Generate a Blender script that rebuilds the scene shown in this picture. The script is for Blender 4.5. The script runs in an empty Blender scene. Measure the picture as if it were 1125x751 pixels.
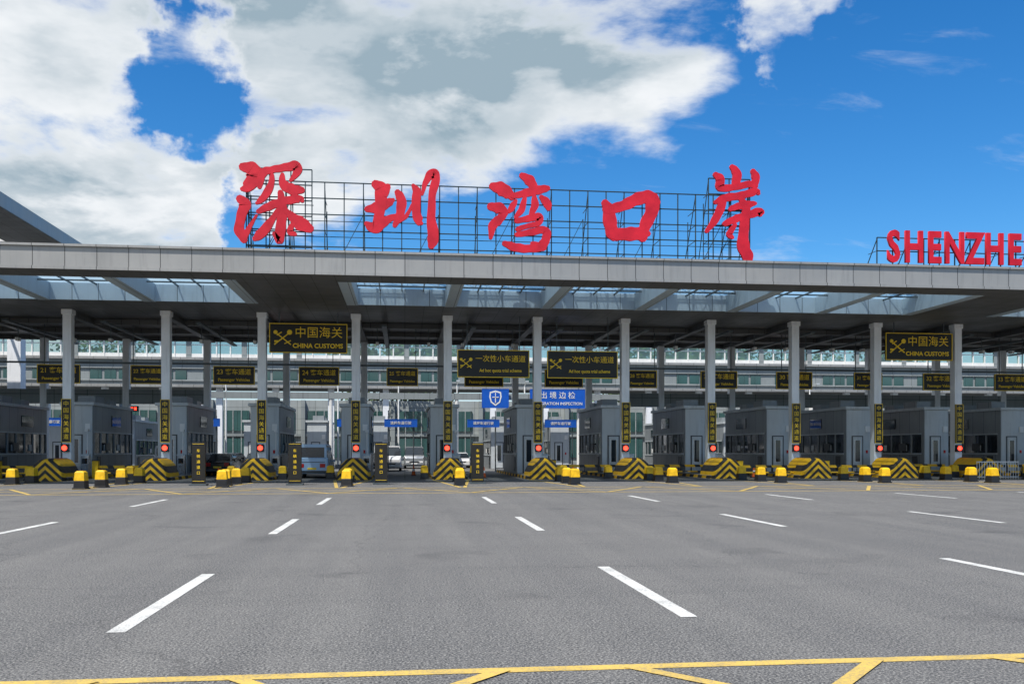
import bpy, math, random
from mathutils import Vector
random.seed(7)
S=bpy.context.scene
S.view_settings.view_transform='Standard'; S.view_settings.look='None'; S.view_settings.exposure=0
COL=S.collection
SP=5.5; X0=-19.4
def CX(i): return X0+SP*i
YC=56.2
I_MIN,I_MAX=-5,15
# ------------------------------------------------------------------ materials
def newmat(n):
    m=bpy.data.materials.new(n); m.use_nodes=True
    return m,m.node_tree,m.node_tree.nodes['Principled BSDF']
def N(nt,t,**k):
    n=nt.nodes.new(t)
    for a,b in k.items(): setattr(n,a,b)
    return n
def math_(nt,op,a,b=None,c=None,clamp=False):
    n=nt.nodes.new('ShaderNodeMath'); n.operation=op; n.use_clamp=clamp
    for i,v in enumerate((a,b,c)):
        if v is None: continue
        if isinstance(v,(int,float)): n.inputs[i].default_value=v
        else: nt.links.new(v,n.inputs[i])
    return n.outputs[0]
def mixc(nt,f,a,b):
    n=nt.nodes.new('ShaderNodeMix'); n.data_type='RGBA'
    if isinstance(f,(int,float)): n.inputs[0].default_value=f
    else: nt.links.new(f,n.inputs[0])
    for idx,v in ((6,a),(7,b)):
        if isinstance(v,(tuple,list)): n.inputs[idx].default_value=(*v[:3],1)
        else: nt.links.new(v,n.inputs[idx])
    return n.outputs[2]
def noise(nt,vec,scale,detail=4,rough=.5,dist=0):
    n=nt.nodes.new('ShaderNodeTexNoise'); n.inputs['Scale'].default_value=scale
    n.inputs['Detail'].default_value=detail; n.inputs['Roughness'].default_value=rough
    n.inputs['Distortion'].default_value=dist
    if vec is not None: nt.links.new(vec,n.inputs['Vector'])
    return n.outputs['Fac']
def rng(nt,v,a,b,c=0,d=1,smooth=False):
    n=nt.nodes.new('ShaderNodeMapRange'); n.interpolation_type='SMOOTHSTEP' if smooth else 'LINEAR'
    nt.links.new(v,n.inputs[0])
    for i,x in enumerate((a,b,c,d)): n.inputs[i+1].default_value=x
    return n.outputs[0]
def mat(name,col,rough=.6,metal=0,var=.18,scale=1.5,panel=None,streak=False,bump=0.0,spec=.4):
    m,nt,bs=newmat(name)
    g=N(nt,'ShaderNodeNewGeometry'); pos=g.outputs['Position']
    n1=noise(nt,pos,scale,6,.6)
    f=rng(nt,n1,.3,.7)
    dark=tuple(c*(1-var) for c in col); lite=tuple(min(1,c*(1+var*.6)) for c in col)
    c=mixc(nt,f,dark,lite)
    if streak:
        mp=N(nt,'ShaderNodeMapping'); nt.links.new(pos,mp.inputs[0]); mp.inputs['Scale'].default_value=(3,3,.25)
        s=rng(nt,noise(nt,mp.outputs[0],1.6,5,.6),.52,.75,0,.35)
        c=mixc(nt,s,c,tuple(x*.45 for x in col))
    if panel:
        sx=N(nt,'ShaderNodeSeparateXYZ'); nt.links.new(pos,sx.inputs[0])
        tot=None; cell=None
        for ax,p in panel:
            d=math_(nt,'DIVIDE',sx.outputs[ax],p)
            fr=math_(nt,'FRACT',d); j=math_(nt,'LESS_THAN',fr,.03/p*1.2)
            tot=j if tot is None else math_(nt,'MAXIMUM',tot,j)
            fl=math_(nt,'MULTIPLY',math_(nt,'FLOOR',d),1.37+ax)
            cell=fl if cell is None else math_(nt,'ADD',cell,fl)
        wn=N(nt,'ShaderNodeTexWhiteNoise',noise_dimensions='1D'); nt.links.new(cell,wn.inputs['W'])
        c=mixc(nt,rng(nt,wn.outputs['Value'],0,1,0,.32),c,tuple(x*.65 for x in col))
        c=mixc(nt,tot,c,tuple(x*.22 for x in col))
    nt.links.new(c,bs.inputs['Base Color'])
    nt.links.new(rng(nt,n1,.3,.7,max(0,rough-.08),min(1,rough+.1)),bs.inputs['Roughness'])
    bs.inputs['Metallic'].default_value=metal
    bs.inputs['Specular IOR Level'].default_value=spec
    if bump:
        b=N(nt,'ShaderNodeBump'); b.inputs['Strength'].default_value=bump; b.inputs['Distance'].default_value=.02
        nt.links.new(noise(nt,pos,30,4),b.inputs['Height']); nt.links.new(b.outputs[0],bs.inputs['Normal'])
    return m
def emis(name,col,st):
    m,nt,bs=newmat(name); bs.inputs['Base Color'].default_value=(*col,1)
    bs.inputs['Emission Color'].default_value=(*col,1); bs.inputs['Emission Strength'].default_value=st; return m
def glassmat(name,tint,alpha,rough=.05,frost=0,fc=(.30,.44,.56)):
    m,nt,bs=newmat(name); nt.nodes.remove(bs)
    t=N(nt,'ShaderNodeBsdfTransparent'); t.inputs[0].default_value=(*tint,1)
    g=N(nt,'ShaderNodeBsdfGlossy'); g.inputs['Roughness'].default_value=rough; g.inputs[0].default_value=(.8,.9,.95,1)
    mx=N(nt,'ShaderNodeMixShader'); mx.inputs[0].default_value=alpha
    nt.links.new(t.outputs[0],mx.inputs[1]); nt.links.new(g.outputs[0],mx.inputs[2]); out=mx.outputs[0]
    if frost:
        tl=N(nt,'ShaderNodeBsdfTranslucent'); tl.inputs[0].default_value=(*fc,1)
        m2=N(nt,'ShaderNodeMixShader'); m2.inputs[0].default_value=frost
        nt.links.new(out,m2.inputs[1]); nt.links.new(tl.outputs[0],m2.inputs[2]); out=m2.outputs[0]
    nt.links.new(out,nt.nodes['Material Output'].inputs[0]); return m
def stripes(name,mode,period,slope=1.0,yl=(.90,.50,.01),duty=.5):
    m,nt,bs=newmat(name)
    tc=N(nt,'ShaderNodeTexCoord'); s=N(nt,'ShaderNodeSeparateXYZ'); nt.links.new(tc.outputs['Object'],s.inputs[0])
    if mode=='chevron':
        v=math_(nt,'ADD',s.outputs[2],math_(nt,'MULTIPLY',math_(nt,'ABSOLUTE',s.outputs[0]),slope))
    elif mode=='x': v=math_(nt,'ADD',s.outputs[0],math_(nt,'MULTIPLY',s.outputs[2],slope))
    else: v=math_(nt,'ADD',s.outputs[1],math_(nt,'MULTIPLY',s.outputs[2],slope))
    f=math_(nt,'GREATER_THAN',math_(nt,'FRACT',math_(nt,'DIVIDE',v,period)),duty)
    g=N(nt,'ShaderNodeNewGeometry')
    d=rng(nt,noise(nt,g.outputs['Position'],3.5,6,.7),.48,.78,0,.5)
    c=mixc(nt,f,(.02,.02,.02),yl)
    c=mixc(nt,d,c,(.14,.12,.09))
    nt.links.new(c,bs.inputs['Base Color']); bs.inputs['Roughness'].default_value=.6
    return m
M={}
M['alu']=mat('aluminium_panel',(.37,.365,.35),.42,.25,.10,.4,panel=((0,1.38),),streak=True)
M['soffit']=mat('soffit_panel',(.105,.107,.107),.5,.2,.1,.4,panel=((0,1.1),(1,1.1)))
M['well']=mat('skylight_white',(.44,.54,.62),.5,0,.1,.6,panel=((0,1.38),),streak=True)
M['col']=mat('column_paint',(.84,.86,.88),.45,.0,.08,.8,streak=True)
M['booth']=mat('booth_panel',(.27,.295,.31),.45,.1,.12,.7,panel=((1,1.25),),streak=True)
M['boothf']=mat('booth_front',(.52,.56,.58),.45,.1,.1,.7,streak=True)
M['trim']=mat('dark_trim',(.06,.065,.07),.4,.3)
M['black']=mat('black_paint',(.018,.018,.02),.35)
M['steel']=mat('steel_grey',(.10,.12,.13),.5,.4)
M['frame']=mat('scaffold_steel',(.035,.06,.07),.5,.4,.3)
M['red']=mat('sign_red',(.60,.008,.025),.5,0,.25,1.2)
M['yel']=mat('yellow_paint',(.86,.50,.01),.5,0,.3,4)
M['gold']=mat('sign_yellow',(1.0,.66,.03),.45,0,.05)
M['board']=mat('sign_board_black',(.018,.017,.014),.4,0,.2)
M['blue']=mat('sign_blue',(.01,.10,.50),.35,0,.1)
M['white']=mat('white_paint',(.78,.78,.76),.5,0,.1)
M['conc']=mat('concrete',(.30,.29,.27),.85,0,.25,2,bump=.3)
M['plaza']=mat('plaza_concrete',(.17,.168,.163),.85,0,.35,.5,panel=((0,5.5),(1,5)),bump=.2)
M['wall']=mat('pale_wall',(.26,.29,.295),.7,0,.14,.5,panel=((0,2.2),(2,1.4)),streak=True)
M['walll']=mat('rear_wall',(.33,.36,.36),.7,0,.14,.5,panel=((0,2.2),(2,1.4)),streak=True)
M['darkin']=mat('interior_dark',(.07,.075,.08),.6)
M['glassd']=mat('dark_glass',(.015,.022,.03),.08,0,.2,.8,spec=.8)
M['green']=mat('green_tinted_glass',(.04,.10,.095),.1,0,.3,.3,panel=((0,1.2),),spec=.8)
M['skyglass']=glassmat('skylight_glass',(.66,.76,.80),.10,frost=.5)
M['cyan']=glassmat('cyan_glass',(.66,.84,.80),.12,frost=.3,fc=(.7,.92,.9))
M['redlamp']=emis('red_lamp',(1,.04,.02),5)
M['hazard']=stripes('hazard_chevron','chevron',.42,.95)
M['armst']=stripes('barrier_stripes','x',1.0,.5,duty=.35)
M['kerb']=stripes('kerb_stripes','y',1.6)
M['tyre']=mat('tyre_rubber',(.02,.02,.02),.8)
M['carblack']=mat('car_paint_black',(.015,.016,.02),.15,.2,.05,spec=.7)
M['carwhite']=mat('car_paint_white',(.72,.73,.75),.2,0,.05,spec=.7)
M['carblue']=mat('car_paint_blue',(.30,.45,.62),.2,.1,.05,spec=.7)
M['carsilver']=mat('car_paint_silver',(.4,.42,.44),.25,.6,.05)
M['lampw']=mat('headlamp',(.8,.8,.8),.1)
M['lampr']=mat('tail_lamp',(.5,.01,.01),.2)
M['orange']=mat('cone_orange',(.75,.13,.02),.6)
# ------------------------------------------------------------------ mesh builder
class MB:
    def __init__(s): s.v=[];s.f=[];s.m=[];s.mats=[]
    def mi(s,k):
        if k not in s.mats: s.mats.append(k)
        return s.mats.index(k)
    def add(s,vs,fs,k):
        o=len(s.v); s.v+= [tuple(v) for v in vs]; i=s.mi(k)
        for f in fs: s.f.append([o+a for a in f]); s.m.append(i)
    def box(s,x0,x1,y0,y1,z0,z1,k):
        s.add([(x0,y0,z0),(x1,y0,z0),(x1,y1,z0),(x0,y1,z0),(x0,y0,z1),(x1,y0,z1),(x1,y1,z1),(x0,y1,z1)],
              [(0,3,2,1),(4,5,6,7),(0,1,5,4),(1,2,6,5),(2,3,7,6),(3,0,4,7)],k)
    def beam(s,p,q,r,k,r2=None,n=4):
        p=Vector(p);q=Vector(q);d=(q-p).normalized(); r2=r if r2 is None else r2
        u=d.cross(Vector((0,0,1)) if abs(d.z)<.9 else Vector((1,0,0))).normalized(); w=d.cross(u)
        vs=[]
        for c,rr in ((p,r),(q,r2)):
            for i in range(n):
                a=2*math.pi*(i+.5)/n; vs.append(c+(u*math.cos(a)+w*math.sin(a))*rr)
        fs=[(i,(i+1)%n,n+(i+1)%n,n+i) for i in range(n)]+[tuple(range(n))[::-1],tuple(range(n,2*n))]
        s.add(vs,fs,k)
    def loft(s,secs,k,caps=True):
        n=len(secs[0]); vs=[p for c in secs for p in c]; fs=[]
        for j in range(len(secs)-1):
            for i in range(n):
                a=j*n+i;b=j*n+(i+1)%n; fs.append((a,b,b+n,a+n))
        if caps: fs+= [tuple(range(n))[::-1],tuple(range((len(secs)-1)*n,len(secs)*n))]
        s.add(vs,fs,k)
    def sheet(s,pts,k): s.add(pts,[tuple(range(len(pts)))],k)
    def obj(s,name,parent=None,loc=(0,0,0),bevel=0,smooth=False,rotz=0):
        me=bpy.data.meshes.new(name); me.from_pydata(s.v,[],s.f); me.update()
        for k in s.mats: me.materials.append(M[k] if isinstance(k,str) else k)
        me.polygons.foreach_set('material_index',s.m)
        if smooth: me.polygons.foreach_set('use_smooth',[True]*len(s.f))
        return place(me,name,parent,loc,bevel,rotz)
def place(me,name,parent=None,loc=(0,0,0),bevel=0,rotz=0):
    o=bpy.data.objects.new(name,me); COL.objects.link(o); o.location=loc; o.rotation_euler[2]=rotz
    if parent: o.parent=parent
    if bevel:
        b=o.modifiers.new('bevel','BEVEL'); b.width=bevel; b.segments=2; b.limit_method='ANGLE'
    return o
def empty(name,loc=(0,0,0),rotz=0,parent=None):
    o=bpy.data.objects.new(name,None); COL.objects.link(o); o.location=loc; o.rotation_euler[2]=rotz
    o.empty_display_size=.5
    if parent: o.parent=parent
    return o
FC={}
def text(name,body,size,loc,matk,parent,bold=0.0,align='CENTER',ext=.006,sx=1,line=.9,w=1.0):
    key=(body,size,matk,bold,align,line,w,ext)
    if key not in FC:
        c=bpy.data.curves.new(name,'FONT'); c.body=body; c.size=size; c.align_x=align; c.align_y='CENTER'
        c.extrude=ext; c.offset=bold; c.space_line=line; c.space_character=w; c.resolution_u=3
        c.materials.append(M[matk]); FC[key]=c
    o=bpy.data.objects.new(name,FC[key]); COL.objects.link(o); o.parent=parent; o.location=loc
    o.rotation_euler=(math.pi/2,0,0); o.scale=(sx,1,1); return o
# ------------------------------------------------------------------ ground
def asphalt():
    m,nt,bs=newmat('asphalt'); g=N(nt,'ShaderNodeNewGeometry'); pos=g.outputs['Position']
    big=noise(nt,pos,.09,5,.6); fine=noise(nt,pos,48,3,.75); mid=noise(nt,pos,3.2,6,.65)
    fine2=noise(nt,pos,14,4,.8)
    mp=N(nt,'ShaderNodeMapping'); nt.links.new(pos,mp.inputs[0]); mp.inputs['Scale'].default_value=(.9,.035,1)
    st=noise(nt,mp.outputs[0],1.2,5,.55)
    mpx=N(nt,'ShaderNodeMapping'); nt.links.new(pos,mpx.inputs[0]); mpx.inputs['Scale'].default_value=(.05,.6,1)
    sx_=noise(nt,mpx.outputs[0],1.0,5,.6)
    c=mixc(nt,rng(nt,big,.35,.65),(.088,.090,.095),(.130,.130,.132))
    c=mixc(nt,rng(nt,st,.42,.66,0,.8),c,(.165,.163,.160))
    c=mixc(nt,rng(nt,sx_,.5,.7,0,.5),c,(.078,.080,.085))
    c=mixc(nt,rng(nt,mid,.45,.75,0,.45),c,(.072,.074,.078))
    c=mixc(nt,rng(nt,fine2,.54,.68,0,.55),c,(.27,.265,.255))
    c=mixc(nt,rng(nt,fine2,.46,.32,0,.6),c,(.045,.045,.048))
    c=mixc(nt,rng(nt,fine,.5,.62,0,.8),c,(.38,.37,.35))
    c=mixc(nt,rng(nt,fine,.47,.37,0,.8),c,(.025,.025,.028))
    v=rng(nt,noise(nt,pos,.55,3,.5,.6),.60,.72,0,.4)
    c=mixc(nt,v,c,(.055,.055,.06))
    vo=N(nt,'ShaderNodeTexVoronoi',feature='DISTANCE_TO_EDGE'); vo.inputs['Scale'].default_value=.13
    nd=N(nt,'ShaderNodeTexNoise'); nd.inputs['Scale'].default_value=.8; nd.inputs['Detail'].default_value=6
    nt.links.new(pos,nd.inputs['Vector'])
    va=N(nt,'ShaderNodeVectorMath',operation='ADD'); nt.links.new(pos,va.inputs[0])
    vs=N(nt,'ShaderNodeVectorMath',operation='SCALE'); vs.inputs['Scale'].default_value=1.6
    nt.links.new(nd.outputs['Color'],vs.inputs[0]); nt.links.new(vs.outputs[0],va.inputs[1])
    nt.links.new(va.outputs[0],vo.inputs['Vector'])
    c=mixc(nt,rng(nt,vo.outputs['Distance'],.0,.003,.45,0),c,(.05,.05,.053))
    nt.links.new(c,bs.inputs['Base Color']); bs.inputs['Roughness'].default_value=.85
    bs.inputs['Specular IOR Level'].default_value=.25
    b=N(nt,'ShaderNodeBump'); b.inputs['Strength'].default_value=.7; b.inputs['Distance'].default_value=.012
    nt.links.new(fine,b.inputs['Height']); nt.links.new(b.outputs[0],bs.inputs['Normal'])
    return m
M['asphalt']=asphalt()
b=MB(); b.sheet([(-1500,-500,0),(1500,-500,0),(1500,3000,0),(-1500,3000,0)],'asphalt'); b.obj('ground')
b=MB(); b.sheet([(-70,53.0,.004),(100,53.0,.004),(100,116,.004),(-70,116,.004)],'plaza'); b.obj('plaza_pavement')
def paint(name,col):
    m,nt,bs=newmat(name); g=N(nt,'ShaderNodeNewGeometry'); pos=g.outputs['Position']
    n=noise(nt,pos,38,5,.8); n2=noise(nt,pos,2.2,5,.65)
    w=rng(nt,math_(nt,'ADD',n,math_(nt,'MULTIPLY',n2,.5)),.70,.92,0,.8)
    c=mixc(nt,w,col,(.17,.17,.165))
    c=mixc(nt,rng(nt,n2,.4,.7,0,.3),c,tuple(x*.6 for x in col))
    nt.links.new(c,bs.inputs['Base Color']); bs.inputs['Roughness'].default_value=.7; return m
M['mwhite']=paint('road_marking_white',(.72,.72,.70)); M['myel']=paint('road_marking_yellow',(.68,.47,.10))
z=.004
b=MB()
for k in range(-9,14):
    x=2.81+5.42*k; off=(.4*k if k>0 else .35*k)
    for r in range(-2,3):
        y=8.9+10*r+off
        if k<0 and r>=0: y=8.75+10*r+off*.9+.3
        if r>=0 or abs(k)>3:
            b.sheet([(x-.085,y,z),(x+.085,y,z),(x+.085,y+4,z),(x-.085,y+4,z)],'mwhite')
b.obj('white_lane_marking')
def stripe(b,x0,y0,x1,y1,w,k,z=z):
    d=Vector((x1-x0,y1-y0,0)).normalized(); n=Vector((-d.y,d.x,0))*w/2
    a=Vector((x0,y0,z));c=Vector((x1,y1,z)); b.sheet([a-n,c-n,c+n,a+n],k)
b=MB(); stripe(b,-60,6.86,80,6.95,.15,'myel')
zz=.008
x=-51.4
while x<70:
    stripe(b,x,6.9,x+.75,6.0,.12,'myel',zz); stripe(b,x+1.2,6.0,x+2.0,6.9,.12,'myel',zz+.004); x+=2.95
stripe(b,-60,5.2,80,5.25,.16,'myel')
b.obj('yellow_line_marking')
b=MB(); stripe(b,-60,36.3,90,36.3,.2,'myel'); stripe(b,-60,41.4,90,41.4,.2,'myel'); stripe(b,-60,39,90,39,.16,'myel')
for i in range(I_MIN,I_MAX+1):
    x=CX(i)
    stripe(b,x-2.75,41.4,x,36.3,.16,'myel',zz); stripe(b,x,36.3,x+2.75,41.4,.16,'myel',zz+.004)
    stripe(b,x-1.0,52.5,x-.1,41.6,.16,'myel',zz); stripe(b,x+1.0,52.5,x+.1,41.6,.16,'myel',zz)
b.obj('yellow_hatch_marking')
# ------------------------------------------------------------------ main building
bld=empty('border_checkpoint_building',(0,0,0))
XL,XR=-60,90; ZS=9.85; ZT=10.8; YF=43.6
def solid(i): return i in (2,9,-5,16)
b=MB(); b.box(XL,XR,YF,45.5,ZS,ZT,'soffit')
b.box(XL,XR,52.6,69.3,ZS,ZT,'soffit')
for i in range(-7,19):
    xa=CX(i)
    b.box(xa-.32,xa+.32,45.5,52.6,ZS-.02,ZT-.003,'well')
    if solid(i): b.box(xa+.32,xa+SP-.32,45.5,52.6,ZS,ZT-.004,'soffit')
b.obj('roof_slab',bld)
b=MB()
b.box(XL,XR,YF-.14,YF-.002,ZS+.02,ZT+.02,'alu')
b.box(XL,XR,YF-.26,YF+.5,ZT+.025,ZT+.13,'alu')
b.box(XL,XR,YF-.22,YF-.143,ZS-.05,ZS+.09,'alu')
b.obj('fascia',bld)
b=MB()
for i in range(-7,19):
    if solid(i): continue
    xa=CX(i)+.32; xb=xa+SP-.64
    b.box(xa,xb,52.45,52.597,ZS+.005,ZT-.01,'well')
    b.box(xa,xb,45.503,45.6,ZS+.005,ZT-.01,'well')
    for f in (.25,.5,.75):
        xm=xa+(xb-xa)*f; b.box(xm-.03,xm+.03,45.6,52.45,ZT-.14,ZT-.06,'steel')
    for yy in (47.4,49.1,50.8): b.box(xa,xb,yy-.03,yy+.03,ZT-.22,ZT-.145,'steel')
b.obj('skylight_frames',bld)
b=MB()
for i in range(-7,19):
    if solid(i): continue
    xa=CX(i)+.32; xb=xa+SP-.64; b.sheet([(xa,45.6,ZT-.03),(xb,45.6,ZT-.03),(xb,52.45,ZT-.03),(xa,52.45,ZT-.03)],'skyglass')
b.obj('skylight_glazing',bld)
b=MB()
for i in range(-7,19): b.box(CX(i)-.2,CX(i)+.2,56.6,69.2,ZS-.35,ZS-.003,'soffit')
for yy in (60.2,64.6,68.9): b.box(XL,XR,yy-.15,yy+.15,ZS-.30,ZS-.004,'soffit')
b.box(XL,-14.2,67.3,67.7,4.95,5.95,'wall'); b.box(16,XR,67.3,67.7,4.95,5.95,'wall')
b.box(XL,XR,62.45,62.55,7.3,7.42,'steel')
for i in range(-6,18,1):
    b.box(CX(i)+1.5,CX(i)+1.8,57,69,ZS-.6,ZS-.5,'steel')
b.obj('ceiling_beams',bld)
b=MB()
for i in range(I_MIN,I_MAX+1):
    x=CX(i); b.box(x-.245,x+.245,YC-.27,YC+.27,0.1,ZS-.003,'col')
    b.box(x-.30,x+.30,YC-.33,YC+.33,ZS-.3,ZS-.006,'col')
    b.box(x-.22,x+.22,67.25,67.75,.1,ZS-.36,'col')
b.obj('columns',bld,bevel=.02)
b=MB()
for i in range(I_MIN,I_MAX):
    xm=CX(i)+SP/2
    for dx in (-1.6,1.7):
        b.beam((xm+dx,60.2,ZS-.3),(xm+dx,60.2,ZS-1.2),.03,'steel'); b.box(xm+dx-.09,xm+dx+.09,59.95,60.4,ZS-1.4,ZS-1.2,'white')
b.obj('ceiling_cameras',bld)
# ------------------------------------------------------------------ islands / booths
def booth_mesh():
    b=MB(); hw=.86; L=7.8
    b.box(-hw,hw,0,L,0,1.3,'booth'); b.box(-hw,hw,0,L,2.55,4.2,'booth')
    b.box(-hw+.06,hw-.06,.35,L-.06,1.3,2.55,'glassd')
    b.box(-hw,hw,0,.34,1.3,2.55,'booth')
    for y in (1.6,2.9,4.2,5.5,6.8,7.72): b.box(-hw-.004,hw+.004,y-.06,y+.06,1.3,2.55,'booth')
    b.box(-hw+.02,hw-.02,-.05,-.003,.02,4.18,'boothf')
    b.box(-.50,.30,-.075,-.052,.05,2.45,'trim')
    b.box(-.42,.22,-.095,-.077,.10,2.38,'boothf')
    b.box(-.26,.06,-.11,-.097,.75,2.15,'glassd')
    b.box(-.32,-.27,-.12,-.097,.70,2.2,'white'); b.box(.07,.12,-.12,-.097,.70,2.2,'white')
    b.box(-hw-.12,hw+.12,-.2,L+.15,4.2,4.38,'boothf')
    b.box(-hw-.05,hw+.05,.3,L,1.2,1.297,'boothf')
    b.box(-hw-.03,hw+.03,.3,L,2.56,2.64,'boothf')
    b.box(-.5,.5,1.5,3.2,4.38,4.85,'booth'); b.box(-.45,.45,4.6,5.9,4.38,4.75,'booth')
    b.box(.45,.75,-.12,-.052,2.7,3.1,'white'); b.box(.5,.62,-.10,-.052,1.3,1.5,'lampr')
    for sx in (-1,1):
        b.box(sx*(hw+.06)-.05,sx*(hw+.06)+.05,2.2,3.0,1.45,1.95,'trim')
        b.box(sx*(hw+.02)-.03,sx*(hw+.02)+.03,3.6,5.4,3.0,3.7,'glassd')
        b.box(sx*(hw+.02)-.03,sx*(hw+.02)+.03,.8,1.4,.15,1.1,'trim')
        for yy in (2.25,4.9): b.box(sx*(hw-.02)-.03,sx*(hw-.02)+.03,yy,yy+.35,1.45,1.85,'white')
    return b
def bollard_mesh():
    b=MB()
    def ring(r,z): return [(sx*r,sy*r,z) for sx,sy in ((-1,-1),(1,-1),(1,1),(-1,1))]
    b.loft([ring(.245,0),ring(.225,.36)],'black'); b.loft([ring(.226,.362),ring(.20,.72),ring(.13,.79)],'yel')
    b.box(-.28,.28,-.28,.28,0.001,.06,'black')
    return b
def block_mesh():
    sec=[(-.95,0),(.95,0),(.88,.45),(.66,.90),(.42,1.15),(.2,1.24),(-.2,1.24),(-.42,1.15),(-.66,.90),(-.88,.45)]
    S=[]
    for y,sx,sz in ((0,.93,.90),(.15,.97,.96),(.5,1,1),(2.7,1,1)):
        S.append([(x*sx,y,z*sz) for x,z in sec])
    b=MB(); b.loft(S,'hazard'); return b
def arm_mesh():
    b=MB(); b.box(0,4.2,-.04,.04,.62,.78,'armst'); b.box(0,4.2,-.03,.03,.30,.38,'armst'); b.box(-.2,.14,-.16,.16,0,1.05,'yel'); b.box(4.1,4.16,-.05,.05,.0,.62,'black')
    for k in (1.0,2.0,3.0): b.box(k-.02,k+.02,-.02,.02,.385,.615,'black')
    b.box(-.22,.16,-.18,.18,1.052,1.1,'black')
    return b
def share(obj_cache,key,fn,name,loc,bevel=0,parent=None,smooth=False):
    if key not in obj_cache:
        o=fn().obj(name,parent,loc,bevel,smooth); obj_cache[key]=o.data; return o
    return place(obj_cache[key],name,parent,loc,bevel)
C={}
def island_mesh():
    b=MB(); 
    b.box(-1.0,1.0,0,18,0,.2,'conc'); b.box(-1.03,1.03,-.02,18.02,.0,.17,'kerb'); return b
def columnsign():
    b=MB(); b.box(-.26,.26,-.1,0,0,2.5,'board')
    for x0,x1,z0,z1 in ((-.26,-.235,.0,2.5),(.235,.26,0,2.5),(-.235,.235,0,.025),(-.235,.235,2.475,2.5)): b.box(x0,x1,-.115,-.102,z0,z1,'gold')
    return b
def tlight():
    b=MB(); b.box(-.2,.2,-.22,0,0,.44,'black')
    n=14; b.add([(.15*math.cos(a*2*math.pi/n),-.235,.22+.15*math.sin(a*2*math.pi/n)) for a in range(n)],[tuple(range(n))],'redlamp')
    b.box(-.17,.17,-.36,-.222,.4,.43,'black'); return b
def kiosk():
    b=MB(); b.box(-.22,.22,-.2,.2,0,1.15,'carsilver'); b.box(-.24,.24,-.22,.22,1.152,1.25,'boothf'); b.box(-.15,.15,-.21,-.2,.7,1.0,'glassd')
    b.beam((0,.3,0),(0,.3,2.6),.04,'white',n=8); b.box(-.1,.1,.1,.4,2.6,2.75,'white'); return b
for i in range(I_MIN,I_MAX+1):
    x=CX(i)
    share(C,'isl',island_mesh,'traffic_island',(x,53.2,0))
    share(C,'blk',block_mesh,'striped_crash_barrier',(x,52.7,.0),.03)
    share(C,'booth',booth_mesh,'inspection_booth',(x-.15,58.2,.2))
    share(C,'kiosk',kiosk,'card_reader_kiosk',(x+.6,57.3,.2))
    e=empty('vertical_lane_sign',(x,YC-.29,2.15)); share(C,'cs',columnsign,'board',(0,0,0),0,e)
    text('lettering','中\n国\n海\n关\n通\n道',.32,(0,-.112,1.25),'gold',e,line=1.19)
    e=share(C,'tl',tlight,'lane_signal_light',(x+(.02 if i%2 else -.05),YC-.29,1.6))
for i in range(-4,14):
    if i in (1,2,3,4): continue
    share(C,'arm',arm_mesh,'barrier_gate',(CX(i)+1.2,57.3-(3.1 if i>5 and i%3 else 0),0))
bpos={0:(47.7,50.2),1:(41.7,43.4,47,49.8),2:(43,44.6,46.9,49.3),3:(43.4,46.2,49.5),4:(44,47,50),5:(44.5,46.6,49),6:(46.3,48.6,51),7:(45.7,48.2,50.8),8:(45.1,47.1,49.6),9:(44.5,46.2,48.7,50.9),10:(45,47,49.5)}
for i in range(I_MIN,I_MAX+1):
    for j,y in enumerate(bpos.get(i,(45,47.5,50))):
        o=share(C,'bol',bollard_mesh,'bollard',(CX(i)+random.uniform(.0,.5)*(1 if i<2 else .5),y,0),.015); o.rotation_euler[2]=random.uniform(-.15,.15)
for i in range(I_MIN,I_MAX+1):
    for dx in (-1.45,1.45):
        if random.random()<.7: share(C,'bol',bollard_mesh,'bollard',(CX(i)+dx,54.6+random.uniform(-.5,.8),0),.015)
def cone():
    b=MB(); b.box(-.19,.19,-.19,.19,0,.04,'black'); b.beam((0,0,.04),(0,0,.3),.14,'orange',.095,14); b.beam((0,0,.301),(0,0,.45),.095,'white',.065,14); b.beam((0,0,.451),(0,0,.7),.065,'orange',.025,14); return b
for x,y in ((-10.5,54),(-1.2,55),(4.8,56),(10.2,55.4),(21.5,55),(-22,55),(0.6,62),(27.4,54.6)): share(C,'cone',cone,'traffic_cone',(x,y,0.004))
def stand():
    b=MB(); b.box(-.31,.31,-.07,.07,.08,2.05,'board'); b.box(-.4,.4,-.3,.3,0,.08,'steel')
    b.box(-.27,.27,-.085,-.072,1.97,1.985,'gold'); b.box(-.27,.27,-.085,-.072,.2,.215,'gold'); return b
for x,y in ((-9.75,45.4),(-5.25,45.4),(-1.15,46),(3.65,46.3)):
    e=empty('standing_sign',(x,y,0)); share(C,'st',stand,'board',(0,0,0),.01,e)
    text('lettering','车\n辆\n通\n道\n口',.17,(0,-.078,1.12),'gold',e,line=1.55)
def rail():
    b=MB()
    for k in range(9): b.beam((k*.16,0,0),(k*.16,0,1.05),.016,'white',n=6)
    for zz_ in (.12,1.0): b.beam((0,0,zz_),(1.28,0,zz_),.025,'white',n=6)
    return b
share(C,'rail',rail,'railing',(33.3,50.5,0)); share(C,'rail',rail,'railing',(34.7,50.6,0))
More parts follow.
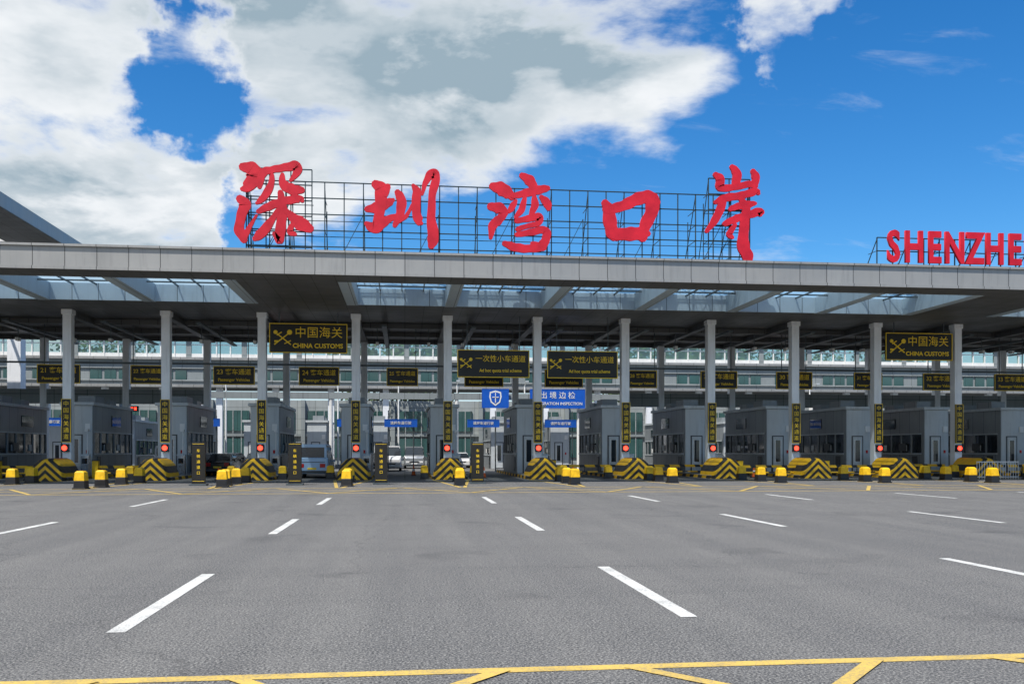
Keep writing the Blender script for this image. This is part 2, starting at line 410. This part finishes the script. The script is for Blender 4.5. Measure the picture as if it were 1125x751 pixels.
# ------------------------------------------------------------------ hanging signs
def board(b,w,h,k='board',fr='gold',t=.12):
    b.box(-w/2,w/2,0,t,0,h,k); f=.045
    b.box(-w/2,w/2,-.018,-.002,h-f,h,fr); b.box(-w/2,w/2,-.018,-.002,0,f,fr)
    b.box(-w/2,-w/2+f,-.018,-.002,f+.001,h-f-.001,fr); b.box(w/2-f,w/2,-.018,-.002,f+.001,h-f-.001,fr)
def emblem(b,cx,cz,r,k='gold'):
    y=-.03
    for s in (1,-1):
        b.beam((cx-s*r,y,cz-r*.8),(cx+s*r,y,cz+r*.8),.05*r/.45,k,.035*r/.45)
    n=12
    for s,rr in ((1,.2),(-1,.16)):
        c=(cx+s*r*.85,cz+r*.72) 
        b.add([(c[0]+rr*r*1.6*math.cos(a*6.283/n),y-.03,c[1]+rr*r*1.6*math.sin(a*6.283/n)) for a in range(n)],[tuple(range(n))],k)
    b.box(cx-r,cx-r*.55,y-.02,y+.01,cz-r*.5,cz-r*.28,k)
    b.beam((cx-.7*r,y,cz+r*.35),(cx-.1*r,y,cz+.75*r),.04,k); b.beam((cx+.2*r,y,cz-.7*r),(cx+r,y,cz-.3*r),.035,k)
for i in (2,9):
    e=empty('customs_sign',(CX(i)+SP/2-.02,YC-.4,7.45)); b=MB(); board(b,4.55,1.75); emblem(b,-1.50,.87,.48); b.obj('board',e)
    text('lettering','中国海关',.70,(.60,-.02,1.18),'gold',e,bold=0,w=1.02)
    text('lettering','CHINA CUSTOMS',.37,(.55,-.02,.42),'gold',e,bold=.010)
    b=MB()
    for dx in (-1.7,1.7): b.beam((dx,.06,1.75),(dx,.06,ZS-7.45),.04,'steel')
    b.obj('hangers',e)
for i in (4,5):
    e=empty('lane_scheme_sign',(CX(i)+SP/2+.02,YC-.4,6.1)); b=MB(); board(b,4.4,1.68); emblem(b,-1.68,.84,.34); b.obj('board',e)
    text('lettering','一次性小车通道',.44,(.43,-.02,1.12),'gold',e,bold=.001)
    text('lettering','Ad hoc quota trial scheme',.28,(.43,-.02,.42),'gold',e,bold=.004,sx=.86)
    b=MB()
    for dx in (-1.6,1.6): b.beam((dx,.06,1.68),(dx,.06,ZS-6.1),.035,'steel')
    b.obj('hangers',e)
for i in range(I_MIN,I_MAX):
    e=empty('lane_number_sign',(CX(i)+SP/2,62.4,6.0)); b=MB(); w=2.65 if i%3 else 2.1; board(b,w,1.22); 
    for dx in (-.9,.9): b.beam((dx,.1,1.22),(dx,.1,ZS-6.0),.035,'steel')
    b.obj('board',e)
    text('lettering','%d 客车通道'%(22+i),.42 if i%3 else .33,(0,-.02,.82),'gold',e,bold=.004)
    text('lettering','Passenger Vehicles',.27 if i%3 else .22,(0,-.02,.32),'gold',e,bold=.006)
# ------------------------------------------------------------------ rooftop characters
glyph=[
 (303,225,-6.79,14.68,.0472,.04825,[
  [(268,186,8),(277,188,15),(281,196,17),(272,208,10),(267,210,4)],
  [(265,221,8),(270,227,12),(266,240,9),(264,255,10),(269,265,7)],
  [(269,263,7),(276,250,4),(283,238,2)],
  [(286,207,5),(290,192,8),(300,188,7),(314,185,8),(326,183,10),(327,190,8),(320,199,3)],
  [(300,194,4),(298,206,7),(290,219,7),(283,225,3)],
  [(311,193,4),(312,203,9),(322,209,11),(332,209,7)],
  [(285,234,5),(297,228,8),(313,222,8),(329,219,8),(333,221,4)],
  [(309,213,6),(311,232,10),(309,252,10),(308,265,8),(302,258,4)],
  [(306,232,4),(299,244,7),(288,258,10),(281,264,5)],
  [(313,230,4),(321,238,8),(331,246,14),(341,251,9)],
  [(324,245,4),(319,255,6),(325,258,4)]]),
 (443,230,-.079,14.64,.0487,.0490,[
  [(404,232,6),(414,230,11),(427,224,9),(432,221,4)],
  [(413,205,9),(419,210,13),(418,230,11),(415,250,10)],
  [(403,248,5),(412,252,12),(424,244,9),(436,238,4)],
  [(426,207,7),(424,216,5)],
  [(437,213,7),(441,221,10),(440,235,9),(434,249,5)],
  [(436,246,3),(446,239,4),(453,226,3)],
  [(454,205,4),(458,212,9),(457,230,9),(460,243,9),(463,246,4)],
  [(464,214,3),(468,200,6),(475,191,10),(479,196,9),(475,215,8),(474,240,9),(476,260,12),(474,270,8)]]),
 (571,235,6.25,14.58,.0501,.0497,[
  [(541,207,8),(550,209,14),(559,215,11),(562,219,5)],
  [(539,229,8),(549,231,12),(552,237,9),(545,243,4)],
  [(539,263,4),(541,250,9),(548,243,9),(556,236,4)],
  [(573,194,6),(581,199,11),(586,206,8)],
  [(563,217,5),(577,213,8),(592,209,9),(601,207,6)],
  [(576,217,4),(573,230,7),(566,240,4)],[(586,215,4),(587,226,8),(583,236,5)],
  [(566,222,4),(562,229,7),(559,234,4)],[(594,217,5),(600,223,9),(602,229,6)],
  [(567,244,5),(580,241,7),(592,239,8),(590,246,6),(576,250,5),(568,253,5)],
  [(567,259,5),(582,256,7),(597,253,8),(600,260,9),(594,270,9),(584,268,4)],
  [(554,269,6),(566,273,9),(582,274,8),(596,272,8)]]),
 (692,239,12.39,14.55,.0516,.0504,[
  [(664,225,8),(668,232,13),(670,248,14),(673,259,13),(677,263,6)],
  [(667,232,9),(684,227,11),(700,219,13),(713,217,14),(720,222,10)],
  [(716,218,14),(715,233,14),(708,248,12),(705,261,10)],
  [(672,259,10),(688,258,14),(704,257,13),(711,257,6)]]),
 (805,239,18.3,14.74,.0529,.0511,[
  [(803,185,6),(808,192,10),(807,206,8)],
  [(785,194,6),(790,199,10),(790,208,8),(804,207,7),(822,203,7),(829,205,5)],
  [(826,189,6),(829,196,9),(827,205,6)],
  [(785,224,5),(795,219,8),(812,216,8),(828,211,8),(832,213,4)],
  [(794,219,7),(789,234,9),(782,247,7),(775,256,4)],
  [(801,231,5),(808,228,7),(822,225,7),(828,224,4)],
  [(795,247,6),(806,242,8),(820,237,8),(833,233,9),(834,236,5)],
  [(813,221,6),(818,229,9),(816,250,10),(815,270,13),(820,283,12),(821,292,5)],
  [(806,248,4),(800,258,7),(803,262,4)]])]
def catmull(P,n=7):
    out=[]; Q=[P[0]]+P+[P[-1]]
    for i in range(1,len(Q)-2):
        for j in range(n):
            t=j/n; a,b_,c,d=Q[i-1],Q[i],Q[i+1],Q[i+2]
            out.append(tuple(.5*((2*b_[k])+(-a[k]+c[k])*t+(2*a[k]-5*b_[k]+4*c[k]-d[k])*t*t+(-a[k]+3*b_[k]-3*c[k]+d[k])*t**3) for k in range(3)))
    out.append(P[-1]); return out
def brush(b,pts,yo,depth=.14,wf=1.0):
    P=catmull(pts); n=len(P); L=[];R=[]
    for i,(x,z,w) in enumerate(P):
        a=P[max(0,i-1)];c=P[min(n-1,i+1)]; dx,dz=c[0]-a[0],c[1]-a[1]; l=math.hypot(dx,dz) or 1
        nx,nz=-dz/l,dx/l; h=max(w,.06)*wf/2
        h1=h*(1+.07*math.sin(i*.9+x*3)); h2=h*(1+.07*math.cos(i*1.1+z*3))
        L.append((x+nx*h1,z+nz*h1)); R.append((x-nx*h2,z-nz*h2))
    def cap(p,q,e):
        cx,cz=(p[0]+q[0])/2,(p[1]+q[1])/2; ux,uz=(q[0]-p[0])/2,(q[1]-p[1])/2; r=math.hypot(ux,uz)
        return [(cx-ux*math.cos(t)+e[0]*r*math.sin(t),cz-uz*math.cos(t)+e[1]*r*math.sin(t)) for t in (math.pi/4,math.pi/2,3*math.pi/4)]
    e0=(P[0][0]-P[1][0],P[0][1]-P[1][1]);l=math.hypot(*e0);e0=(e0[0]/l,e0[1]/l)
    e1=(P[-1][0]-P[-2][0],P[-1][1]-P[-2][1]);l=math.hypot(*e1);e1=(e1[0]/l,e1[1]/l)
    c0=cap(L[0],R[0],e0); c1=cap(R[-1],L[-1],e1)
    def slab(loop,quads):
        m=len(loop); vs=[(p[0],yo,p[1]) for p in loop]+[(p[0],yo+depth,p[1]) for p in loop]
        fs=quads+[tuple(m+a for a in q[::-1]) for q in quads]+[(i,(i+1)%m,m+(i+1)%m,m+i) for i in range(m)]
        b.add(vs,fs,'red')
    loop=L+c1[::-1]+R[::-1]+c0[::-1]
    quads=[]; off=n+len(c1)
    for i in range(n-1): quads.append((i,i+1,off+n-2-i,off+n-1-i))
    quads.append(tuple([n-1]+list(range(n,n+3))+[off]))
    quads.append(tuple([off+n-1]+list(range(off+n,off+n+3))+[0]))
    slab(loop,quads)
sgn=empty('rooftop_chinese_name_sign',(0,0,0))
names=['character_shen','character_zhen','character_wan','character_kou','character_an']
for (cx,cy,X,Z,sx,sz,strokes),nm in zip(glyph,names):
    b=MB()
    for j,s in enumerate(strokes):
        pts=[((x-cx)*sx,-(y-cy)*sz,w*.049) for x,y,w in s]
        brush(b,pts,-.004*j,wf=1.06)
    b.obj(nm,sgn,(X,49.75,Z))
def frame(b,xa,xb,zt,y0,y1,pitch,rows):
    n=max(1,round((xb-xa)/pitch)); xs=[xa+(xb-xa)*i/n for i in range(n+1)]; zb=ZT
    for i,x in enumerate(xs):
        b.beam((x,y0,zb),(x,y0,zt),.038,'frame')
        if i%2==0:
            b.beam((x,y1,zb),(x,y1,zt-1.2),.03,'frame'); b.beam((x,y0,zt-.1),(x,y1+1.6,zb),.028,'frame')
        for k in range(rows):
            if i%2==0:
                zz_=zb+(zt-zb)*k/rows; b.beam((x,y0,zz_),(x,y1,zz_),.02,'frame')
    for k in range(rows+1):
        zz_=zb+(zt-zb)*k/rows; b.beam((xs[0],y0,zz_),(xs[-1],y0,zz_),.038,'frame')
        if k<rows-1: b.beam((xs[0],y1,zz_),(xs[-1],y1,zz_),.024,'frame')
    for i in range(0,n-1,4):
        b.beam((xs[i],y1,zb),(xs[min(n,i+2)],y1,zt-1.2),.022,'frame')
b=MB(); frame(b,-8.3,19.2,15.95,49.98,51.4,1.02,6)
frame(b,-8.2,-4.9,16.6,50.02,50.9,1.1,7); frame(b,16.9,19.3,16.9,50.02,50.9,1.2,7)
b.obj('support_frame',sgn)
sg2=empty('rooftop_english_name_sign',(0,0,0))
x=27.2+.48
for ch in 'SHENZHEN BAY PORT':
    if ch!=' ': text('letter_'+ch,ch,2.46,(x,49.7,13.2),'red',sg2,bold=.075,ext=.08,sx=.68)
    x+=1.235
b=MB(); frame(b,26.85,x,13.85,50,51,.95,4); b.obj('support_frame',sg2)
# ------------------------------------------------------------------ tall canopy at left
cp=empty('neighbouring_terminal_canopy',(0,0,0)); b=MB()
b.box(-28.5,-24.7,40,79,16.7,17.6,'alu'); b.box(-28.48,-24.72,40.02,78.98,16.66,16.697,'soffit')
b.box(-75,-28.5,75.5,79,16.7,17.55,'soffit'); b.box(-75,-28.5,40,43,16.7,17.55,'soffit')
for k in range(12): b.box(-75,-28.5,45+2.6*k,45.2+2.6*k,16.9,17.3,'white')
for k in range(8): b.box(-75+6*k,-74.8+6*k,43,75.5,16.75,16.9,'steel')
for xx in (-30.5,-45,-60):
    for yy in (46,77): b.box(xx-.5,xx+.5,yy-.5,yy+.5,0,16.7,'col')
b.obj('canopy',cp)
# ------------------------------------------------------------------ rear inspection hall
rh=empty('rear_inspection_hall',(0,0,0)); b=MB(); Y=95
b.box(-70,110,Y,Y+.5,8.2,10.7,'wall'); b.box(-70,110,Y-.4,Y+.9,10.7,10.95,'alu')
b.box(-70,110,Y-.5,Y+4,13.25,14.0,'alu')
b.box(-70,110,Y-1,Y+.6,7.95,8.2,'alu')
b.box(-70,110,Y+.5,Y+4,7.9,8.3,'darkin')
b.box(-70,110,Y+21.5,Y+22,0,7.9,'walll')
x=-70
k=0
while x<110:
    w=.12 if k%4 else .5
    b.box(x-w/2,x+w/2,Y+.1,Y+.35,10.95,13.25,'white' if w<.2 else 'wall')
    if k%4: b.box(x+.1,x+1.2,Y-.06,Y-.003,8.75,9.75,'green')
    x+=1.35; k+=1
b.box(-70,110,Y-.16,Y-.06,8.6,8.72,'walll'); b.box(-70,110,Y-.16,Y-.06,9.8,9.92,'walll')
for i in range(-9,22):
    x=CX(i)+1; b.box(x-.3,x+.3,Y-.1,Y+.45,0,7.95,'col'); 
    b.box(x+1.0,x+4.9,Y+21.3,Y+21.48,.8,3.2,'green'); b.box(x+1.0,x+4.9,Y+21.3,Y+21.48,4.1,6.6,'green')
    for q in (2.0,3.0,4.0): b.box(x+q-.05,x+q+.05,Y+21.22,Y+21.3,.8,6.6,'walll')
    b.box(x+.2,x+.7,Y+20.9,Y+21.48,0,7.9,'wall')
b.box(-70,110,Y+21.15,Y+21.48,3.45,3.75,'wall')
b.box(-70,110,Y+.15,Y+.30,10.951,11.35,'white'); b.box(-70,110,Y+.12,Y+.33,12.2,12.28,'white')
b.obj('hall',rh)
b=MB(); b.sheet([(-70,Y+.2,10.95),(110,Y+.2,10.95),(110,Y+.2,13.25),(-70,Y+.2,13.25)],'cyan'); b.obj('clerestory_glazing',rh)
for i in range(-5,16):
    x=CX(i)+.6
    share(C,'booth2',booth_mesh,'rear_inspection_booth',(x,84,.0))
b=MB()
for i in range(-8,20,2):
    b.beam((CX(i)+2,82,0),(CX(i)+2,82,6.4),.16,'white',n=10)
b.box(-60,90,81.8,82.2,6.2,6.75,'wall'); b.obj('overhead_gantry')
def bluesign(x,y,z0,w,h,t1,t2,s1,s2,nm='blue_inspection_sign'):
    e=empty(nm,(x,y,z0)); b=MB(); board(b,w,h,'blue','blue'); 
    for dx in (-w*.38,w*.38): b.beam((dx,.18,h*.5),(dx,.18,h+.7),.05,'steel')
    b.obj('board',e)
    if t1: text('lettering',t1,s1,(0,-.02,h*.66 if t2 else h*.5),'white',e,bold=.002)
    if t2: text('lettering',t2,s2,(0,-.02,h*.24),'white',e,bold=.004)
e=empty('blue_badge_sign',(8.0,81.4,5.45)); b=MB(); board(b,2.4,1.7,'blue','blue')
sh=[(0,.18),(.42,.5),(.55,1.0),(.5,1.42),(0,1.55),(-.5,1.42),(-.55,1.0),(-.42,.5)]
b.add([(p[0],-.022,p[1]) for p in sh],[tuple(range(8))],'white'); b.add([(p[0]*.78,-.03,.9+(p[1]-.9)*.78) for p in sh],[tuple(range(8))],'blue')
b.beam((0,-.04,.45),(0,-.04,1.35),.05,'white'); b.beam((-.3,-.04,.95),(.3,-.04,.95),.05,'white'); b.obj('board',e)
bluesign(13.6,81.4,5.45,5.0,1.7,'出 境 边 检','IMMIGRATION INSPECTION',.66,.36)
LS=(-15.6,-4.0,-.3,6.3,12.6,24.0,-27,35.6,47)
for xx in LS: bluesign(xx,74,3.55,2.6,.62,'请按车道行驶','',.28,0,'blue_lane_sign')
b=MB()
for xx in LS: b.beam((xx-1,74.2,0),(xx-1,74.2,4.4),.05,'steel',n=8); b.beam((xx+1,74.2,0),(xx+1,74.2,4.4),.05,'steel',n=8)
b.obj('sign_posts')
def led():
    b=MB(); b.box(-.55,.55,0,.2,0,.4,'black')
    for k in range(4): b.box(-.45+.24*k,-.29+.24*k,-.012,-.002,.1,.3,'redlamp')
    return b
for xx in (-20,-9.5,29.5): share(C,'led',led,'red_led_display',(xx,70.5,4.55))
b=MB()
for xx in (-20,-9.5,29.5): b.box(xx-.06,xx+.06,70.7,70.8,0,4.95,'steel')
b.obj('display_posts')
def lamp():
    b=MB(); b.beam((0,0,0),(0,0,8.2),.10,'white',.06,10); b.beam((0,0,8.2),(0,-1.4,8.5),.05,'white',.04,8); b.box(-.15,.15,-2.0,-1.3,8.42,8.55,'boothf'); b.box(-.25,.25,-.25,.25,0,.3,'conc'); return b
for xx in (-17.2,-6.5,-.6,5.2,12,22.5,31,42): share(C,'lamp',lamp,'street_lamp',(xx,92,.004))
# ------------------------------------------------------------------ vehicles
def car(name,x,y,rot,paint,van=False):
    e=empty(name,(x,y,0.004),rot); b=MB()
    L=2.2 if not van else 2.5; W=.88 if not van else .95
    def sec(y,zb,zt,w,top): return [(-w,y,zb),(w,y,zb),(w,y,zb+(zt-zb)*.6),(w*top,y,zt),(-w*top,y,zt),(-w,y,zb+(zt-zb)*.6)]
    if van:
        b.loft([sec(-L,.35,.95,W*.9,.9),sec(-L+.15,.28,1.15,W,.95),sec(-L+.6,.28,1.25,W,.95),sec(L-.05,.28,1.25,W,.97),sec(L,.35,1.2,W*.95,.95)],paint)
        b.loft([sec(-L+.62,1.2,1.26,W*.93,.97),sec(-L+1.3,1.2,1.95,W*.90,.88),sec(L-.1,1.2,1.95,W*.9,.88)],'glassd')
        b.loft([sec(-L+1.3,1.85,2.05,W*.88,.9),sec(L-.08,1.85,2.05,W*.88,.9)],paint)
        for yy in (-L+1.5,0.1,1.3): b.box(-W*.92,W*.92,yy-.06,yy+.06,1.25,1.86,paint)
        for sx in (-1,1): b.box(sx*W*.84-.07,sx*W*.84+.07,L-.17,L-.04,1.25,1.87,paint)
        b.box(-W*.8,W*.8,L-.005,L+.012,.95,.99,'trim')
    else:
        b.loft([sec(-L,.32,.68,W*.86,.85),sec(-L+.2,.22,.82,W*.97,.88),sec(-L+1.1,.22,.95,W,.93),sec(L-.9,.22,.98,W,.93),sec(L-.1,.25,.92,W*.95,.9),sec(L,.35,.85,W*.88,.9)],paint)
        b.loft([sec(-L+1.05,.92,.96,W*.9,.95),sec(-L+1.75,.92,1.40,W*.85,.82),sec(L-1.35,.92,1.42,W*.85,.82),sec(L-.5,.92,.99,W*.88,.95)],'glassd')
        b.loft([sec(-L+1.8,1.36,1.45,W*.72,.9),sec(-.1,1.38,1.49,W*.74,.9),sec(L-1.4,1.37,1.46,W*.72,.9)],paint)
        for yy in (-L+1.78,.15,L-1.38): b.box(-W*.80,W*.80,yy-.04,yy+.04,.95,1.38,paint)
    for sx in (-1,1):
        b.box(sx*W*.62-.2,sx*W*.62+.2,-L-.01,-L+.1,.55,.70,'lampw'); b.box(sx*W*.66-.16,sx*W*.66+.16,L-.1,L+.02,.65,.88,'lampr')
        b.box(sx*(W+.08)-.09,sx*(W+.08)+.09,-L+1.5,-L+1.65,.95,1.1,paint)
        for yy in (-L*.63,L*.63):
            b.beam((sx*(W-.2),yy,.32),(sx*(W+.01),yy,.32),.32,'tyre',n=18); b.beam((sx*(W+.0),yy,.32),(sx*(W+.02),yy,.32),.19,'carsilver',n=14)
    b.box(-.28,.28,-L-.02,-L+.05,.4,.52,'white'); b.box(-W*.5,W*.5,-L-.012,-L+.05,.55,.66,'black')
    b.box(-W*.9,W*.9,L-.03,L+.03,.32,.46,'trim'); b.box(-.26,.26,L-.05,L+.035,.52,.64,'gold')
    b.obj('body',e,bevel=.02)
car('sedan_car',-12.1,64,math.pi,'carblack'); car('sedan_car',-11.2,73,math.pi,'carblack'); car('sedan_car',-14.0,78,2.9,'carblack')
car('minivan',-5.5,58.6,math.pi,'carblue',True); car('minivan',-18.2,76,math.pi,'carwhite',True)
car('minivan',-1.2,77,0,'carwhite',True); car('sedan_car',3.2,80,0,'carsilver'); car('sedan_car',10.6,78,math.pi,'carwhite')
car('minivan',16.6,80,math.pi,'carwhite',True); car('sedan_car',27,79,math.pi,'carsilver')
car('minivan',.9,88,0,'carsilver',True); car('sedan_car',5.4,90,0,'carwhite'); car('sedan_car',-2.6,74,0,'carblack')
# ------------------------------------------------------------------ trees
def leafmat():
    m,nt,bs=newmat('foliage'); g=N(nt,'ShaderNodeNewGeometry')
    c=mixc(nt,rng(nt,noise(nt,g.outputs['Position'],.8,4),.35,.65),(.035,.08,.02),(.10,.17,.035)); nt.links.new(c,bs.inputs['Base Color'])
    bs.inputs['Roughness'].default_value=.6; return m
M['leaf']=leafmat(); M['bark']=mat('bark',(.12,.09,.06),.9)
def tree(x,y,h):
    b=MB(); b.beam((0,0,0),(.1,0,h*.5),.28,'bark',.16,8)
    for k in range(6):
        a=k*1.05; b.beam((.1,0,h*.4),(math.cos(a)*h*.22,math.sin(a)*h*.22,h*.72),.12,'bark',.04,6)
    cl=[(random.gauss(0,h*.17),random.gauss(0,h*.17),h*random.uniform(.5,.92),h*random.uniform(.10,.19)) for _ in range(22)]
    for cx,cy,cz,r in cl:
        for _ in range(130):
            d=Vector((random.gauss(0,1),random.gauss(0,1),random.gauss(0,.8))).normalized()*r*random.uniform(.55,1.05)
            p=Vector((cx,cy,cz))+d; u=Vector((random.uniform(-1,1),random.uniform(-1,1),random.uniform(-1,1))).normalized()*.3
            w=u.cross(Vector((random.uniform(-1,1),random.uniform(-1,1),1))).normalized()*.19
            b.add([p-u,p+w,p+u,p-w],[(0,1,2,3)],'leaf')
    b.obj('tree',None,(x,y,0))
for x,y,h in ((-4,122,16.9),(1,121,17.2),(5,124,16),(31,124,17.6),(37,123,17),(43,125,17.8),(-38,124,16.6),(68,124,17.2),(53,126,17)): tree(x,y,h)
# ------------------------------------------------------------------ camera
cam=bpy.data.cameras.new('camera'); co=bpy.data.objects.new('camera',cam); COL.objects.link(co)
co.location=(0,0,1.65); th=math.atan(118/1013); co.rotation_euler=(math.pi/2,0,-th)
cam.sensor_width=36; cam.lens=36*1013/1125; cam.shift_y=(495-375.5)/1125; cam.clip_end=6000; cam.clip_start=.1
S.camera=co
# ------------------------------------------------------------------ light + sky
el,az=math.radians(58),math.radians(214)
sd=Vector((math.sin(az)*math.cos(el),math.cos(az)*math.cos(el),math.sin(el)))
sl=bpy.data.lights.new('sun','SUN'); sl.energy=5.0; sl.angle=math.radians(.5); sl.color=(1,.95,.88)
so=bpy.data.objects.new('sun',sl); COL.objects.link(so); so.rotation_euler=sd.to_track_quat('Z','Y').to_euler(); so.location=(0,-20,60)
w=bpy.data.worlds.new('World'); S.world=w; w.use_nodes=True; nt=w.node_tree
bg=nt.nodes['Background']
sky=N(nt,'ShaderNodeTexSky'); sky.sky_type='NISHITA'; sky.sun_disc=False; sky.sun_elevation=el; sky.sun_rotation=az
sky.air_density=1.0; sky.dust_density=.5; sky.ozone_density=2.5
tc=N(nt,'ShaderNodeTexCoord'); D=tc.outputs['Generated']; sp=N(nt,'ShaderNodeSeparateXYZ'); nt.links.new(D,sp.inputs[0])
X,Yy,Z=sp.outputs
azn=math_(nt,'ARCTAN2',X,Yy); eln=math_(nt,'ARCSINE',Z)
azb=math_(nt,'MULTIPLY_ADD',math_(nt,'SUBTRACT',eln,.279),2.1,.10)
s=math_(nt,'DIVIDE',math_(nt,'SUBTRACT',azb,azn),.17)
s=math_(nt,'MINIMUM',math_(nt,'MAXIMUM',s,-1.0),1.0)
den=math_(nt,'ADD',math_(nt,'MAXIMUM',Z,0),.30)
cb=N(nt,'ShaderNodeCombineXYZ')
nt.links.new(math_(nt,'DIVIDE',X,den),cb.inputs[0]); nt.links.new(math_(nt,'DIVIDE',Yy,den),cb.inputs[1]); nt.links.new(math_(nt,'MULTIPLY',Z,2.2),cb.inputs[2])
P=cb.outputs[0]
n1=noise(nt,P,3.1,12,.57,.15)
mp=N(nt,'ShaderNodeMapping'); mp.inputs['Location'].default_value=(.05,.07,-.06); nt.links.new(P,mp.inputs[0])
n2=noise(nt,mp.outputs[0],3.1,6,.5,.15)
n3=noise(nt,P,1.9,6,.58)
nw=N(nt,'ShaderNodeTexNoise'); nw.inputs['Scale'].default_value=9; nw.inputs['Detail'].default_value=6; nw.inputs['Roughness'].default_value=.6; nt.links.new(D,nw.inputs['Vector'])
v1=N(nt,'ShaderNodeVectorMath',operation='SUBTRACT'); nt.links.new(nw.outputs['Color'],v1.inputs[0]); v1.inputs[1].default_value=(.5,.5,.5)
v2=N(nt,'ShaderNodeVectorMath',operation='SCALE'); nt.links.new(v1.outputs[0],v2.inputs[0]); v2.inputs['Scale'].default_value=.26
v3=N(nt,'ShaderNodeVectorMath',operation='ADD'); nt.links.new(D,v3.inputs[0]); nt.links.new(v2.outputs[0],v3.inputs[1])
v4=N(nt,'ShaderNodeVectorMath',operation='NORMALIZE'); nt.links.new(v3.outputs[0],v4.inputs[0]); DR=v4.outputs[0]
def blob(d,c0,c1,amp):
    v=N(nt,'ShaderNodeVectorMath',operation='DOT_PRODUCT'); nt.links.new(DR,v.inputs[0]); v.inputs[1].default_value=Vector(d).normalized()
    return rng(nt,v.outputs['Value'],c0,c1,0,amp,True)
dn=math_(nt,'MULTIPLY_ADD',s,.18,n1)
dn=math_(nt,'ADD',dn,blob((-.2147,.9085,.358),.9976,.9998,-.16))
dn=math_(nt,'ADD',dn,blob((-.16,.955,.235),.9985,.9999,-.18))
dn=math_(nt,'ADD',dn,blob((.402,.825,.425),.9972,.9998,.18))
dn=math_(nt,'ADD',dn,blob((.47,.82,.33),.9985,.9999,.06))
mask=rng(nt,dn,.49,.66,0,1,True)
mpw=N(nt,'ShaderNodeMapping'); nt.links.new(P,mpw.inputs[0]); mpw.inputs['Scale'].default_value=(1,2.6,1); mpw.inputs['Rotation'].default_value=(0,0,.25)
wisp=rng(nt,noise(nt,mpw.outputs[0],3.4,9,.62,.4),.58,.80,0,.35,True)
mask=math_(nt,'MAXIMUM',mask,wisp)
thick=rng(nt,dn,.54,.78,0,1,True)
lit=rng(nt,math_(nt,'SUBTRACT',n1,n2),-.10,.08,0,1,True)
shade=math_(nt,'MULTIPLY',thick,math_(nt,'SUBTRACT',1.0,lit))
shade=math_(nt,'MULTIPLY_ADD',rng(nt,n3,.40,.60,0,.6,True),thick,math_(nt,'MULTIPLY',shade,.75),clamp=True)
cc=mixc(nt,shade,(.90,.93,.96),(.33,.44,.52))
hs=N(nt,'ShaderNodeHueSaturation'); hs.inputs['Saturation'].default_value=1.38; hs.inputs['Value'].default_value=.136
nt.links.new(sky.outputs[0],hs.inputs['Color'])
blue=N(nt,'ShaderNodeMix',data_type='RGBA',blend_type='MULTIPLY'); blue.inputs[0].default_value=1
nt.links.new(hs.outputs[0],blue.inputs[6]); blue.inputs[7].default_value=(.72,1.0,1.14,1)
haze=mixc(nt,rng(nt,Z,.05,.20,.7,0,True),blue.outputs[2],(.70,.80,.86))
fin=mixc(nt,mask,haze,cc)
nt.links.new(fin,bg.inputs[0]); bg.inputs[1].default_value=1.0
print('objects',len(bpy.data.objects))
